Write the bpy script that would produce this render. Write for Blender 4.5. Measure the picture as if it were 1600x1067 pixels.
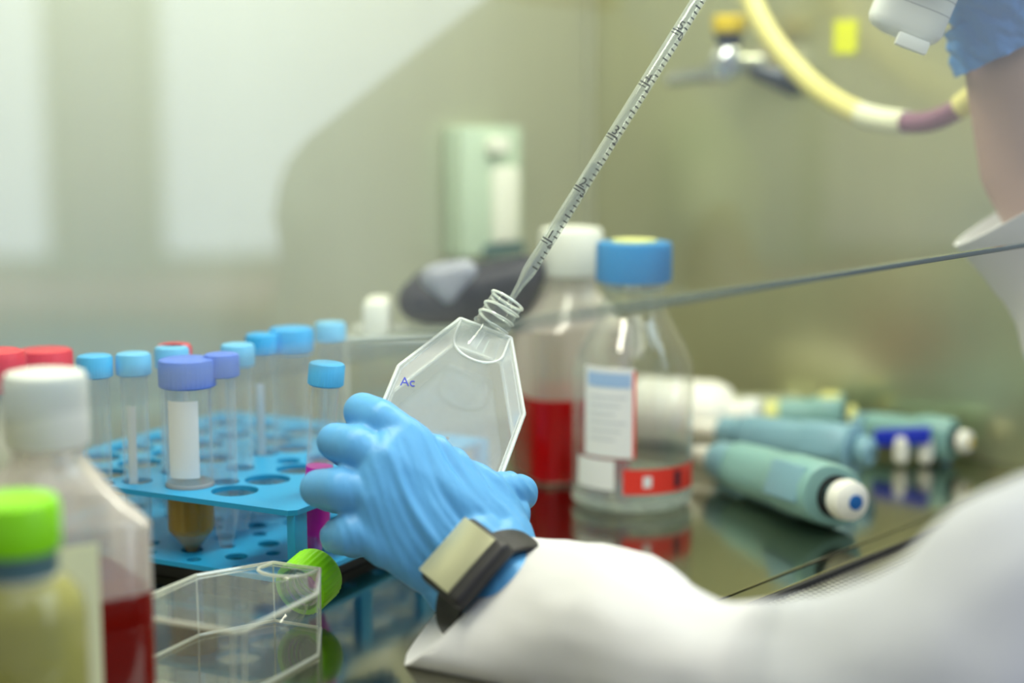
import bpy, bmesh, math, random
from mathutils import Vector, Matrix, Quaternion, noise
random.seed(7)
for o in list(bpy.data.objects): bpy.data.objects.remove(o)
S = bpy.context.scene
COL = S.collection
V = Vector
PI = math.pi

# ---------------------------------------------------------------- camera
FPX = 2667.0; TH = math.atan(398.5/FPX); CZ = 0.30
camd = bpy.data.cameras.new('camera'); cam = bpy.data.objects.new('camera', camd); COL.objects.link(cam)
camd.sensor_width = 36; camd.lens = FPX*36/1600
cam.location = (0, 0, CZ); cam.rotation_euler = (PI/2-TH, 0, 0)
camd.clip_start = 0.02
camd.dof.use_dof = True; camd.dof.focus_distance = 0.985; camd.dof.aperture_fstop = 2.25
S.camera = cam
# ---------------------------------------------------------------- world, view
S.view_settings.view_transform = 'Standard'; S.view_settings.look = 'None'
S.view_settings.exposure = 0.15; S.view_settings.gamma = 1; S.view_settings.use_curve_mapping = False
w = bpy.data.worlds.new('lab_air'); S.world = w; w.use_nodes = True
w.node_tree.nodes['Background'].inputs[0].default_value = (0.80, 0.86, 1.0, 1)
w.node_tree.nodes['Background'].inputs[1].default_value = 0.42

# front line of the cabinet: direction UF along the opening, NI points inwards
UF = V((.66, .7513, 0)).normalized(); NI = V((-UF.y, UF.x, 0)); FL = V((.14, .97, 0))
def hood(s, d, z=0): return FL + UF*s + NI*d + V((0, 0, z))
RW = .452      # s of the right side panel
BD = .485      # depth of the back panel
def area(name, loc, sx, sy, power, color, rot):
    l = bpy.data.lights.new(name, 'AREA'); l.shape = 'RECTANGLE'; l.size = sx; l.size_y = sy; l.energy = power; l.color = color
    o = bpy.data.objects.new(name, l); COL.objects.link(o); o.location = loc; o.rotation_euler = rot; return o
angf = math.atan2(UF.y, UF.x)
area('cabinet_lamp', hood(-.05, .16, .655), 0.95, .10, 5.8, (1, .985, .80), (0, 0, angf))
area('bench_fill_light', (2.2, .6, 1.85), 1.6, 1.6, 36, (.72, .87, 1.0), (0, 0, 0))  # unseen fill light, added to brighten the mirrored bench and wall
area('ceiling_lamp', (.2, -.2, 1.75), 1.2, 1.2, 8, (.90, .94, 1.0), (.15, 0, 0))

# ---------------------------------------------------------------- pixel helpers (1600x1067 frame)
def ray(px, py):
    X = (px-800)/FPX; U = -(py-533.5)/FPX
    return V((X, math.cos(TH)+U*math.sin(TH), -math.sin(TH)+U*math.cos(TH)))
def P(px, py, Y):
    r = ray(px, py); return V((0, 0, CZ)) + r*(Y/r.y)
def F(px, py, z=0.0):
    r = ray(px, py); return V((0, 0, CZ)) + r*((z-CZ)/r.z)
def onplane(px, py, p0, n):
    r = ray(px, py); o = V((0, 0, CZ)); return o + r*((p0-o).dot(n)/r.dot(n))

# ---------------------------------------------------------------- materials
def nm(name):
    m = bpy.data.materials.new(name); m.use_nodes = True; nt = m.node_tree; nt.nodes.clear()
    out = nt.nodes.new('ShaderNodeOutputMaterial'); return m, nt, out
def pmat(name, col, rough=.5, metal=0, bump=0, bscale=60, spec=.5, sss=0, var=0, trans=0, coat=0, stretch=None):
    m, nt, out = nm(name); p = nt.nodes.new('ShaderNodeBsdfPrincipled'); nt.links.new(p.outputs[0], out.inputs[0])
    p.inputs['Base Color'].default_value = (*col, 1); p.inputs['Roughness'].default_value = rough; p.inputs['Metallic'].default_value = metal
    p.inputs['Specular IOR Level'].default_value = spec; p.inputs['Transmission Weight'].default_value = trans; p.inputs['Coat Weight'].default_value = coat
    if sss: p.inputs['Subsurface Weight'].default_value = sss; p.inputs['Subsurface Radius'].default_value = (.01, .008, .008); p.inputs['Subsurface Scale'].default_value = .4
    if bump or var:
        tc = nt.nodes.new('ShaderNodeTexCoord'); mp = nt.nodes.new('ShaderNodeMapping'); nz = nt.nodes.new('ShaderNodeTexNoise')
        nt.links.new(tc.outputs['Object'], mp.inputs[0]); nt.links.new(mp.outputs[0], nz.inputs[0])
        nz.inputs['Scale'].default_value = bscale; nz.inputs['Detail'].default_value = 3
        if stretch: mp.inputs['Scale'].default_value = stretch[0]; mp.inputs['Rotation'].default_value = stretch[1]
        if bump:
            b = nt.nodes.new('ShaderNodeBump'); b.inputs['Strength'].default_value = bump; b.inputs['Distance'].default_value = .002
            nt.links.new(nz.outputs[0], b.inputs['Height']); nt.links.new(b.outputs[0], p.inputs['Normal'])
        if var:
            mx = nt.nodes.new('ShaderNodeMix'); mx.data_type = 'RGBA'
            mx.inputs[6].default_value = (*[c*(1-var) for c in col], 1); mx.inputs[7].default_value = (*[min(1, c*(1+var)) for c in col], 1)
            nt.links.new(nz.outputs[0], mx.inputs[0]); nt.links.new(mx.outputs[2], p.inputs['Base Color'])
    return m
def clear(name, tint=(1, 1, 1), veil=0.0, vcol=(.9, .9, .9), f0=.05, grow=1.0, rough=.02):
    """thin clear wall: sees through, reflects by Schlick's law, with a little milky scatter (veil)"""
    m, nt, out = nm(name); N = nt.nodes.new; L = nt.links.new
    t = N('ShaderNodeBsdfTransparent'); t.inputs[0].default_value = (*tint, 1)
    g = N('ShaderNodeBsdfGlossy'); g.inputs[0].default_value = (1, 1, 1, 1); g.inputs['Roughness'].default_value = rough
    geo = N('ShaderNodeNewGeometry'); d = N('ShaderNodeVectorMath'); d.operation = 'DOT_PRODUCT'
    L(geo.outputs['Incoming'], d.inputs[0]); L(geo.outputs['Normal'], d.inputs[1])
    def mth(op, a, b=None):
        n = N('ShaderNodeMath'); n.operation = op
        for i, v in enumerate((a, b)):
            if v is None: continue
            if isinstance(v, (int, float)): n.inputs[i].default_value = v
            else: L(v, n.inputs[i])
        return n.outputs[0]
    c = mth('ABSOLUTE', d.outputs['Value']); k = mth('POWER', mth('SUBTRACT', 1.0, c), 4.0 if grow > 1 else 5.0)
    fr = mth('ADD', mth('MULTIPLY', k, (1-f0)*min(grow, 1)), f0)
    base = t
    if veil:
        df = N('ShaderNodeBsdfDiffuse'); df.inputs[0].default_value = (*vcol, 1); tl = N('ShaderNodeBsdfTranslucent'); tl.inputs[0].default_value = (*vcol, 1)
        ad = N('ShaderNodeMixShader'); ad.inputs[0].default_value = .5; L(df.outputs[0], ad.inputs[1]); L(tl.outputs[0], ad.inputs[2])
        mv = N('ShaderNodeMixShader'); L(t.outputs[0], mv.inputs[1]); L(ad.outputs[0], mv.inputs[2])
        # a wall seen edge-on is crossed for a longer way, so it looks milkier
        vv = mth('MINIMUM', mth('DIVIDE', veil, mth('ADD', c, .12)), .95); L(vv, mv.inputs[0]); base = mv
    mx = N('ShaderNodeMixShader'); L(fr, mx.inputs[0]); L(base.outputs[0], mx.inputs[1]); L(g.outputs[0], mx.inputs[2]); L(mx.outputs[0], out.inputs[0])
    return m
def emit(name, col, s):
    m, nt, out = nm(name); e = nt.nodes.new('ShaderNodeEmission'); e.inputs[0].default_value = (*col, 1); e.inputs[1].default_value = s; nt.links.new(e.outputs[0], out.inputs[0]); return m

M = {}
M['steel_wall'] = pmat('steel_wall', (.60, .60, .40), .30, .85, bump=.15, bscale=40, stretch=((1, 1, .05), (0, 0, 0)), var=.04)
M['steel_back'] = pmat('steel_back', (.55, .56, .44), .45, .6, bump=.12, bscale=40, stretch=((1, 1, .05), (0, 0, 0)), var=.04)
M['worktop'] = pmat('worktop', (.34, .33, .25), .13, 1.0, bump=.05, bscale=25, var=.05)
M['grille'] = pmat('grille', (.62, .61, .56), .3, .9)
M['dark'] = pmat('dark', (.012, .012, .014), .6)
M['sash'] = clear('sash', (.965, .985, .975), 0, f0=.055)
M['sash_edge'] = pmat('sash_edge', (.16, .22, .22), .15, 0, trans=.3)
M['cream_paint'] = pmat('cream_paint', (.72, .72, .6), .5)
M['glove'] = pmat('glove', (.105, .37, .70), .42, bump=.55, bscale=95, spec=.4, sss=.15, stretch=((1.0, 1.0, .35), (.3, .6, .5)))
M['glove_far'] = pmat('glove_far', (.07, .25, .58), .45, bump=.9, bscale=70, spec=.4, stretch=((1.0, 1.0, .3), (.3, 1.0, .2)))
M['skin'] = pmat('skin', (.42, .27, .215), .5, sss=.1, bump=.1, bscale=150)
M['hair'] = pmat('hair', (.03, .02, .015), .6, bump=.5, bscale=120)
M['coat'] = pmat('coat', (.68, .68, .68), .9, bump=.25, bscale=30, spec=.1)
M['trousers'] = pmat('trousers', (.05, .06, .09), .8)
M['black_rubber'] = pmat('black_rubber', (.014, .013, .016), .45, bump=.05)
M['watch_glass'] = pmat('watch_glass', (.50, .50, .34), .28, .5)  # beige reflection put into the base colour of the screen
M['rack'] = pmat('rack', (.012, .30, .60), .35, sss=.05)
M['blue_cap'] = pmat('blue_cap', (.07, .42, .78), .4)
M['cyan_cap'] = pmat('cyan_cap', (.02, .36, .78), .4)
M['pale_cap'] = pmat('pale_cap', (.16, .50, .80), .4)
M['violet_cap'] = pmat('violet_cap', (.10, .20, .74), .4)
M['red_cap'] = pmat('red_cap', (.70, .035, .045), .4)
M['bottle_blue'] = pmat('bottle_blue', (.005, .26, .66), .35)
M['white_cap'] = pmat('white_cap', (.83, .83, .76), .45)
M['green_cap'] = pmat('green_cap', (.27, .76, .0), .38)
M['teal'] = pmat('teal', (.22, .42, .40), .4)
M['teal_blue'] = pmat('teal_blue', (.20, .38, .46), .4)
M['teal_dark'] = pmat('teal_dark', (.05, .12, .13), .5)
M['white_plastic'] = pmat('white_plastic', (.78, .80, .77), .35)
M['grey_ink'] = pmat('grey_ink', (.28, .31, .33), .6)
M['ink'] = pmat('ink', (.012, .012, .02), .5)
M['blue_ink'] = pmat('blue_ink', (.03, .05, .45), .5)
M['blue_plastic'] = pmat('blue_plastic', (.01, .03, .52), .35)
M['dot_blue'] = pmat('dot_blue', (.0, .12, .42), .4)
M['yellow'] = pmat('yellow', (.85, .62, .02), .4)
M['sticker'] = pmat('sticker', (.72, .76, .0), .5)
M['pale_yellow'] = pmat('pale_yellow', (.75, .76, .28), .5)
M['latex'] = pmat('latex', (.66, .60, .22), .35, sss=.2)
M['latex_stain'] = pmat('latex_stain', (.22, .10, .16), .35)
M['connector'] = pmat('connector', (.75, .75, .55), .2)
M['chrome'] = pmat('chrome', (.75, .77, .82), .12, 1)
M['brass'] = pmat('brass', (.75, .66, .40), .3, .9)
M['dark_metal'] = pmat('dark_metal', (.10, .11, .13), .35, .8)
M['outlet_green'] = pmat('outlet_green', (.52, .64, .50), .5)
M['outlet_white'] = pmat('outlet_white', (.88, .88, .78), .5)
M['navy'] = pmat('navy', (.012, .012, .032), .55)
M['navy_highlight'] = pmat('navy_highlight', (.30, .31, .38), .35)  # grey tone of the highlight painted on the dark case
M['beige'] = pmat('beige', (.45, .50, .36), .6)
M['label_paper'] = pmat('label_paper', (.82, .84, .86), .6)
M['label_blue'] = pmat('label_blue', (.35, .52, .80), .6)
M['label_red'] = pmat('label_red', (.80, .035, .02), .5)
M['label_grey'] = pmat('label_grey', (.62, .65, .70), .6)
M['label_cream'] = pmat('label_cream', (.80, .80, .52), .6)
M['glass'] = clear('glass', (.97, .985, .975), .035, (.85, .9, .88), .09)
M['glass_thick'] = clear('glass_thick', (.80, .86, .84), .30, (.85, .9, .88), .12)
M['pipette_glass'] = clear('pipette_glass', (.97, .98, .98), .12, (.85, .9, .9), .08)
M['tube_wall'] = clear('tube_wall', (.95, .97, .98), .13, (.88, .92, .96), .07)
M['flask_wall'] = clear('flask_wall', (.97, .98, .98), .05, (.9, .93, .92), .06)
M['flask2_wall'] = clear('flask2_wall', (.97, .98, .97), .025, (.9, .93, .9), .06)
M['flask_front'] = clear('flask_front', (.93, .94, .93), .20, (.84, .87, .86), .06)
M['flask_side'] = clear('flask_side', (.95, .96, .95), .30, (.95, .97, .94), .08)
M['flask_edge'] = clear('flask_edge', (.9, .92, .9), .85, (.95, .97, .93), .15, rough=.1)  # whitish scatter stands in for lamp light refracted along the edges
M['flask2_edge'] = clear('flask2_edge', (.9, .92, .9), .42, (.92, .94, .84), .14, rough=.1)
M['milky'] = clear('milky', (.80, .79, .76), .42, (.80, .77, .72), .05, rough=.15)
M['cream_milky'] = clear('cream_milky', (.8, .8, .7), .6, (.85, .85, .72), .05, rough=.2)
M['red_liquid'] = clear('red_liquid', (.40, .01, .01), .85, (.36, .008, .003), .04)
M['bright_red'] = clear('bright_red', (.5, .02, .02), .85, (.62, .004, .006), .04)
M['amber_liquid'] = clear('amber_liquid', (.55, .38, .12), .75, (.58, .38, .10), .04)
M['pellet'] = pmat('pellet', (.62, .45, .14), .6)
M['magenta_liquid'] = pmat('magenta_liquid', (.62, .0, .42), .4)
M['yellow_liquid'] = clear('yellow_liquid', (.5, .5, .1), .8, (.58, .56, .18), .04)
M['clear_liquid'] = clear('clear_liquid', (.90, .93, .94), .08, (.7, .78, .82), .05)
M['paper_white'] = pmat('paper_white', (.70, .74, .76), .7)
M['room_paint'] = pmat('room_paint', (.60, .64, .70), .8)
M['room_floor'] = pmat('room_floor', (.35, .37, .40), .4)
M['sky_pane'] = emit('sky_pane', (.82, .92, 1.06), 2.5)
M['haze_pane'] = emit('haze_pane', (.95, .96, 1.0), .5)  # dim glow added to lay pale haze over the sash
M['frame_green'] = pmat('frame_green', (.40, .47, .42), .6)
M['bench_blue'] = pmat('bench_blue', (.22, .42, .85), .5)
M['bench_rose'] = pmat('bench_rose', (.50, .25, .25), .6)

# ---------------------------------------------------------------- object helpers
def link(name, me, parent=None, mats=None, smooth=True):
    o = bpy.data.objects.new(name, me); COL.objects.link(o)
    if mats is not None:
        for m in (mats if isinstance(mats, (list, tuple)) else [mats]): me.materials.append(M[m])
    if parent: o.parent = parent
    return o
def obj(name, bm, mats, parent=None, smooth=True, world=False, recalc=True, label=None):
    """world=True: vertices are given in world coordinates, moved into the (unrotated) parent's frame"""
    if recalc: bmesh.ops.recalc_face_normals(bm, faces=bm.faces)
    if world and parent:
        off = V((0, 0, 0)); q = parent
        while q: off += q.location; q = q.parent
        for v in bm.verts: v.co -= off
    me = bpy.data.meshes.new(name); bm.to_mesh(me); bm.free()
    if smooth:
        for p in me.polygons: p.use_smooth = True
        try: me.set_sharp_from_angle(angle=math.radians(smooth if smooth is not True else 38))
        except Exception: pass
    o = link(name, me, parent, mats)
    if label: o['label'] = label
    return o
def tag(o, label=None, cat=None, group=None, kind=None):
    if label: o['label'] = label
    if cat: o['category'] = cat
    if group: o['group'] = group
    if kind: o['kind'] = kind
    return o
def thing(name, loc, label, cat, rot=None, group=None):
    o = bpy.data.objects.new(name, None); COL.objects.link(o); o.location = loc; o.empty_display_size = .02
    if rot is not None:
        if isinstance(rot, (Matrix, Quaternion)): o.rotation_mode = 'QUATERNION'; o.rotation_quaternion = rot.to_quaternion() if isinstance(rot, Matrix) else rot
        else: o.rotation_euler = rot
    return tag(o, label, cat, group)
def frame(x, y, z): return Matrix((x, y, z)).transposed()
def nb(): return bmesh.new()
def setmat(bm, n0, mi):
    bm.faces.ensure_lookup_table()
    for i in range(n0, len(bm.faces)): bm.faces[i].material_index = mi
def box(bm, c, s, R=None, bev=0, mi=0, seg=2):
    b = bmesh.new(); bmesh.ops.create_cube(b, size=1)
    for v in b.verts: v.co = V((v.co.x*s[0], v.co.y*s[1], v.co.z*s[2]))
    if bev: bmesh.ops.bevel(b, geom=b.edges[:], offset=bev, segments=seg, profile=.6, affect='EDGES')
    merge(bm, b, V(c), R, mi)
def merge(bm, b, c=V((0, 0, 0)), R=None, mi=None):
    mp = {}
    for v in b.verts:
        co = v.co.copy()
        if R is not None: co = R @ co
        mp[v] = bm.verts.new(co + c)
    for f in b.faces:
        try:
            g = bm.faces.new([mp[v] for v in f.verts]); g.material_index = f.material_index if mi is None else mi
        except ValueError: pass
    b.free()
def loft(bm, rings, cap0=True, cap1=True, mi=0, closed=True):
    vr = [[bm.verts.new(p) for p in r] for r in rings]; n = len(rings[0])
    for a, b in zip(vr, vr[1:]):
        for i in range(n if closed else n-1):
            j = (i+1) % n
            f = bm.faces.new((a[i], a[j], b[j], b[i])); f.material_index = mi
    if cap0: bm.faces.new(vr[0][::-1]).material_index = mi
    if cap1: bm.faces.new(vr[-1]).material_index = mi
def lathe(bm, prof, n=40, R=None, c=V((0, 0, 0)), mi=0, cap0=True, cap1=True, ribs=0, ribz=None):
    rings = []
    for k, (r, z) in enumerate(prof):
        ring = []
        for i in range(n):
            a = 2*PI*i/n; rr = r
            if ribs and ribz and ribz[0] <= k <= ribz[1]: rr = r*(1 - .028*((i // ribs) % 2))
            p = V((rr*math.cos(a), rr*math.sin(a), z))
            ring.append((R @ p if R is not None else p) + c)
        rings.append(ring)
    loft(bm, rings, cap0, cap1, mi)
def tube(bm, pts, rad, n=12, mi=0, caps=True):
    if not isinstance(rad, (list, tuple)): rad = [rad]*len(pts)
    rings = []; up = V((0, 0, 1)); prev = None
    for i, p in enumerate(pts):
        t = (pts[min(i+1, len(pts)-1)] - pts[max(i-1, 0)]).normalized()
        if prev is None:
            a = t.cross(up if abs(t.z) < .95 else V((1, 0, 0))).normalized()
        else:
            a = (prev - t*prev.dot(t)).normalized()
        prev = a; b = t.cross(a)
        rings.append([p + (a*math.cos(2*PI*k/n) + b*math.sin(2*PI*k/n))*rad[i] for k in range(n)])
    loft(bm, rings, caps, caps, mi)
def axisR(t, up=V((0, 0, 1))):
    """rotation whose local z is t"""
    t = t.normalized(); x = up.cross(t)
    if x.length < 1e-3: x = V((1, 0, 0))
    x.normalize(); y = t.cross(x); return Matrix((x, y, t)).transposed()
def ell(c, A, B, n=40, wob=0, seed=0):
    out = []
    for i in range(n):
        a = 2*PI*i/n; k = 1
        if wob: k = 1 + wob*noise.noise(V((math.cos(a)*1.6, math.sin(a)*1.6, seed)))
        out.append(c + (A*math.cos(a) + B*math.sin(a))*k)
    return out
def smoothpts(pts, k=8):
    """Catmull-Rom through a list of tuples/Vectors"""
    pts = [V(p) if len(p) <= 4 and not isinstance(p, Vector) else p for p in pts]
    out = []
    for i in range(len(pts)-1):
        p0 = pts[max(i-1, 0)]; p1 = pts[i]; p2 = pts[i+1]; p3 = pts[min(i+2, len(pts)-1)]
        for j in range(k):
            t = j/k
            out.append(.5*((2*p1) + (p2-p0)*t + (2*p0-5*p1+4*p2-p3)*t*t + (3*p1-p0-3*p2+p3)*t**3))
    out.append(pts[-1]); return out
ICO = bmesh.new(); bmesh.ops.create_icosphere(ICO, subdivisions=3, radius=1); ICOV = [v.co.copy() for v in ICO.verts]
def hull(bm, balls):
    b = bmesh.new()
    for c, r in balls:
        for q in ICOV: b.verts.new(c + q*r)
    res = bmesh.ops.convex_hull(b, input=b.verts[:], use_existing_faces=False)
    loose = [v for v in b.verts if not v.link_faces]
    bmesh.ops.delete(b, geom=loose, context='VERTS')
    merge(bm, b)
def chain(bm, balls):
    for a, b in zip(balls, balls[1:]): hull(bm, [a, b])
def melt(bm, voxel, smooth_it=6, factor=.5):
    """fuse overlapping blobs into one continuous skin"""
    me = bpy.data.meshes.new('t'); bm.to_mesh(me); bm.free()
    o = bpy.data.objects.new('t', me); COL.objects.link(o)
    r = o.modifiers.new('r', 'REMESH'); r.mode = 'VOXEL'; r.voxel_size = voxel
    s = o.modifiers.new('s', 'SMOOTH'); s.factor = factor; s.iterations = smooth_it
    bpy.context.view_layer.update(); dg = bpy.context.evaluated_depsgraph_get()
    m2 = bpy.data.meshes.new_from_object(o.evaluated_get(dg)); bpy.data.objects.remove(o); bpy.data.meshes.remove(me)
    b = bmesh.new(); b.from_mesh(m2); bpy.data.meshes.remove(m2); return b
def filled(outer, holes, thick):
    """flat plate with real holes; top at z=0"""
    cu = bpy.data.curves.new('t', 'CURVE'); cu.dimensions = '2D'; cu.fill_mode = 'BOTH'; cu.extrude = thick/2
    for loop in [outer]+holes:
        s = cu.splines.new('POLY'); s.points.add(len(loop)-1); s.use_cyclic_u = True
        for p, q in zip(s.points, loop): p.co = (q[0], q[1], 0, 1)
    o = bpy.data.objects.new('t', cu); COL.objects.link(o); bpy.context.view_layer.update(); dg = bpy.context.evaluated_depsgraph_get()
    m2 = bpy.data.meshes.new_from_object(o.evaluated_get(dg)); bpy.data.objects.remove(o); bpy.data.curves.remove(cu)
    b = bmesh.new(); b.from_mesh(m2); bpy.data.meshes.remove(m2); bmesh.ops.remove_doubles(b, verts=b.verts, dist=1e-6)
    for v in b.verts: v.co.z -= thick/2
    return b
def circ(x, y, r, n=28): return [(x+r*math.cos(2*PI*i/n), y+r*math.sin(2*PI*i/n)) for i in range(n)]
def textbm(s, size, thick=0.0001):
    cu = bpy.data.curves.new('t', 'FONT'); cu.body = s; cu.size = size; cu.extrude = thick; cu.align_x = 'CENTER'; cu.align_y = 'CENTER'; cu.resolution_u = 3
    o = bpy.data.objects.new('t', cu); COL.objects.link(o); bpy.context.view_layer.update(); dg = bpy.context.evaluated_depsgraph_get()
    m2 = bpy.data.meshes.new_from_object(o.evaluated_get(dg)); bpy.data.objects.remove(o); bpy.data.curves.remove(cu)
    b = bmesh.new(); b.from_mesh(m2); bpy.data.meshes.remove(m2); return b
def struct(name, bm, mats, label, parent=None, **k):
    o = obj(name, bm, mats, parent, **k); tag(o, label, None, None, 'structure'); return o
RH = frame(UF, NI, V((0, 0, 1)))   # cabinet frame: x along the opening, y inwards

# ================================================================ setting: cabinet interior
b = nb(); box(b, hood(-.15, BD+.006, .32), (1.25, .012, .70), RH); struct('wall_back', b, 'steel_back', 'brushed steel back panel of the cabinet', smooth=False)
b = nb(); box(b, hood(RW+.006, BD/2-.02, .32), (.012, BD+.03, .70), RH); struct('wall_right', b, 'steel_wall', 'brushed steel side panel behind the tap and hose', smooth=False)
b = nb(); box(b, hood(-.75, BD/2+.05, .32), (.012, BD-.10, .70), RH); struct('wall_left', b, 'steel_wall', 'steel side panel at the open end of the cabinet', smooth=False)
b = nb(); box(b, hood(-.15, BD/2+.03, .676), (1.25, BD-.05, .012), RH); struct('ceiling', b, 'cream_paint', 'white top of the cabinet interior', smooth=False)
b = nb(); box(b, hood(-.42, BD-.003, .32), (.03, .006, .64), RH, bev=.002); struct('trim_1', b, 'cream_paint', 'pale vertical strip on the back panel', smooth=False)
b = nb(); box(b, hood(RW-.004, BD-.004, .32), (.008, .008, .64), RH, bev=.003); struct('trim_2', b, 'steel_back', 'folded steel corner where back and side panels meet', smooth=False)

# worktop with front lip
t = thing('worktop', hood(-.15, .2, 0), 'polished dark steel work surface of the cabinet, reflecting everything on it', 'work surface')
b = nb(); box(b, hood(-.15, .2425+.009, -.004), (1.2, .467, .008), RH, bev=.001); obj('surface', b, 'worktop', t, world=True, smooth=False)
b = nb(); box(b, hood(-.15, .008, -.004), (1.2, .0155, .008), RH, bev=.001); obj('front_strip', b, 'worktop', t, world=True, smooth=False)
# perforated air grille in front of it
t = thing('air_grille', hood(-.15, -.05, -.01), 'perforated metal air intake grille along the front edge of the work surface', 'grille')
b = nb(); pitch = .0052; rh = .0019
for iy in range(17):
    for ix in range(150):
        cx = -.28 + ix*pitch + (iy % 2)*pitch/2; cy = -.006 - iy*pitch*.866
        c = V((cx, cy, 0)); ho = []; hi = []
        for k in range(12):
            a = PI/6 + k*PI/6
            rr = pitch/2/math.cos((a % (PI/3)) if (a % (PI/3)) < PI/6 else (PI/3-(a % (PI/3))))
            ho.append(c + V((math.cos(a), math.sin(a), 0))*rr); hi.append(c + V((math.cos(a), math.sin(a), 0))*rh)
        vo = [b.verts.new(RH @ q + FL + V((0, 0, -.003))) for q in ho]; vi = [b.verts.new(RH @ q + FL + V((0, 0, -.003))) for q in hi]; vd = [b.verts.new(RH @ q + FL + V((0, 0, -.005))) for q in hi]
        for k in range(12):
            j = (k+1) % 12; b.faces.new((vo[k], vo[j], vi[j], vi[k])); b.faces.new((vi[k], vi[j], vd[j], vd[k]))
obj('perforated_sheet', b, 'grille', t, world=True, smooth=False, recalc=False)
b = nb(); box(b, hood(-.15, -.05, -.04), (1.2, .10, .004), RH); obj('air_duct', b, 'dark', t, world=True, smooth=False)
b = nb(); box(b, hood(-.15, -.112, -.03), (1.2, .024, .055), RH, bev=.008); obj('front_rail', b, 'grille', t, world=True)
b = nb(); box(b, hood(-.15, -.0020, -.010), (1.2, .003, .02), RH); obj('edge_gap', b, 'dark', t, world=True, smooth=False)

# sliding glass sash
SD = -.08
t = thing('glass_screen', hood(-.15, SD, .2), 'clear sliding glass sash of the cabinet, lower edge above the sleeve', 'glass screen')
b = nb(); box(b, hood(-.15, SD, .205+.26), (1.2, .005, .52), RH); obj('glass_pane', b, 'sash', t, world=True, smooth=False)
b = nb(); box(b, hood(-.15, SD, .2035), (1.2, .0052, .003), RH, bev=.0008); obj('glass_edge', b, 'sash_edge', t, world=True, smooth=False, label='dark grey-green polished lower edge')

# ---------------------------------------------------------------- the room outside (seen reflected in the sash)
b = nb(); box(b, (1.2, .6, -.92), (6, 5, .04)); struct('floor', b, 'room_floor', 'grey laboratory floor', smooth=False)
b = nb(); box(b, (3.6, .4, .55), (.06, 5, 2.9)); struct('wall_laboratory', b, 'room_paint', 'pale laboratory wall with windows', smooth=False)
for i, (y0, y1) in enumerate(((-1.3, .02), (.30, 1.15), (1.95, 2.75))):  # the third is made up, for the haze it adds in the sash
    e = struct('window_%d' % (i+1), (lambda q: (box(q, (3.555, (y0+y1)/2, .92), (.03, y1-y0+.1, 2.15), bev=.004), q)[1])(nb()), 'frame_green', 'tall laboratory window with luminous pane', smooth=False)
    e2 = (lambda q: (box(q, (3.535, (y0+y1)/2, .92), (.01, y1-y0, 2.05)), q)[1])(nb()); obj('window_pane', e2, 'haze_pane' if i == 2 else 'sky_pane', e, smooth=False)
t = thing('lab_bench', (3.2, .2, -.9), 'blue fronted laboratory bench below the windows', 'bench')
b = nb(); box(b, (3.2, .6, -.53), (.6, 4.2, .70), bev=.01); obj('cupboard', b, 'bench_blue', t, world=True)
b = nb(); box(b, (3.2, .6, -.165), (.66, 4.3, .03), bev=.005); obj('bench_top', b, 'bench_rose', t, world=True)

# ================================================================ wall fittings
wp = hood(RW, 0); wn = -UF
def onR(px, py, off=0.0): return onplane(px, py, wp - UF*off, wn)
def onB(px, py, off=0.0): return onplane(px, py, hood(0, BD-off), NI)
# outlet on the back panel
c = onB(755, 298, .012)
t = thing('wall_outlet', c, 'pale green framed double power outlet on the back panel', 'outlet')
b = nb(); box(b, c, (.078, .024, .112), RH, bev=.005); obj('back_box', b, 'outlet_green', t, world=True)
for dx, dz, sx, sz in ((.012, -.012, .032, .066),):
    b = nb(); box(b, c + UF*dx + V((0, 0, dz)) - NI*.014, (sx, .010, sz), RH, bev=.004); pl = obj('socket_plate', b, 'outlet_white', t, world=True)
b = nb(); box(b, c + V((0, 0, .040)) - NI*.016, (.022, .014, .014), RH, bev=.004); obj('switch', b, 'outlet_white', t, world=True)
b = nb(); box(b, c + UF*.012 + V((0, 0, -.052)) - NI*.013, (.05, .008, .012), RH, bev=.002); obj('lower_lip', b, 'teal_dark', t, world=True)

# gas tap on the side panel
c0 = onR(1165, 100, .0)
t = thing('gas_tap', c0, 'chrome gas tap with yellow cap and long lever on side panel', 'tap')
pj = lambda px, py, off: onR(px, py, off)
b = nb(); tube(b, [pj(1192, 97, .0), pj(1190, 97, .02)], [.013, .012], 20); obj('wall_flange', b, 'brass', t, world=True)
b = nb(); tube(b, [pj(1190, 98, .015), pj(1145, 100, .05)], [.009, .010], 16); hull(b, [(pj(1135, 92, .052), .014), (pj(1130, 108, .052), .013)]); obj('valve_body', b, 'chrome', t, world=True)
b = nb(); tube(b, [pj(1138, 80, .052), pj(1139, 52, .052)], [.008, .013], 16); obj('stem', b, 'dark_metal', t, world=True)
b = nb(); tube(b, [pj(1139, 51, .052), pj(1139, 46, .052), pj(1140, 28, .052), pj(1140, 24, .052)], [.013, .0145, .0145, .012], 20); obj('cap', b, 'yellow', t, world=True, label='yellow round cap')
b = nb(); tube(b, smoothpts([pj(1130, 112, .054), pj(1095, 117, .06), pj(1045, 124, .066)], 4), [.0085]*4+[.0075]*5, 14); obj('lever', b, 'chrome', t, world=True)
b = nb(); tube(b, [pj(1175, 108, .03), pj(1205, 120, .02), pj(1240, 122, .002)], [.007, .008, .016], 14); obj('pipe', b, 'dark_metal', t, world=True)

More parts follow.
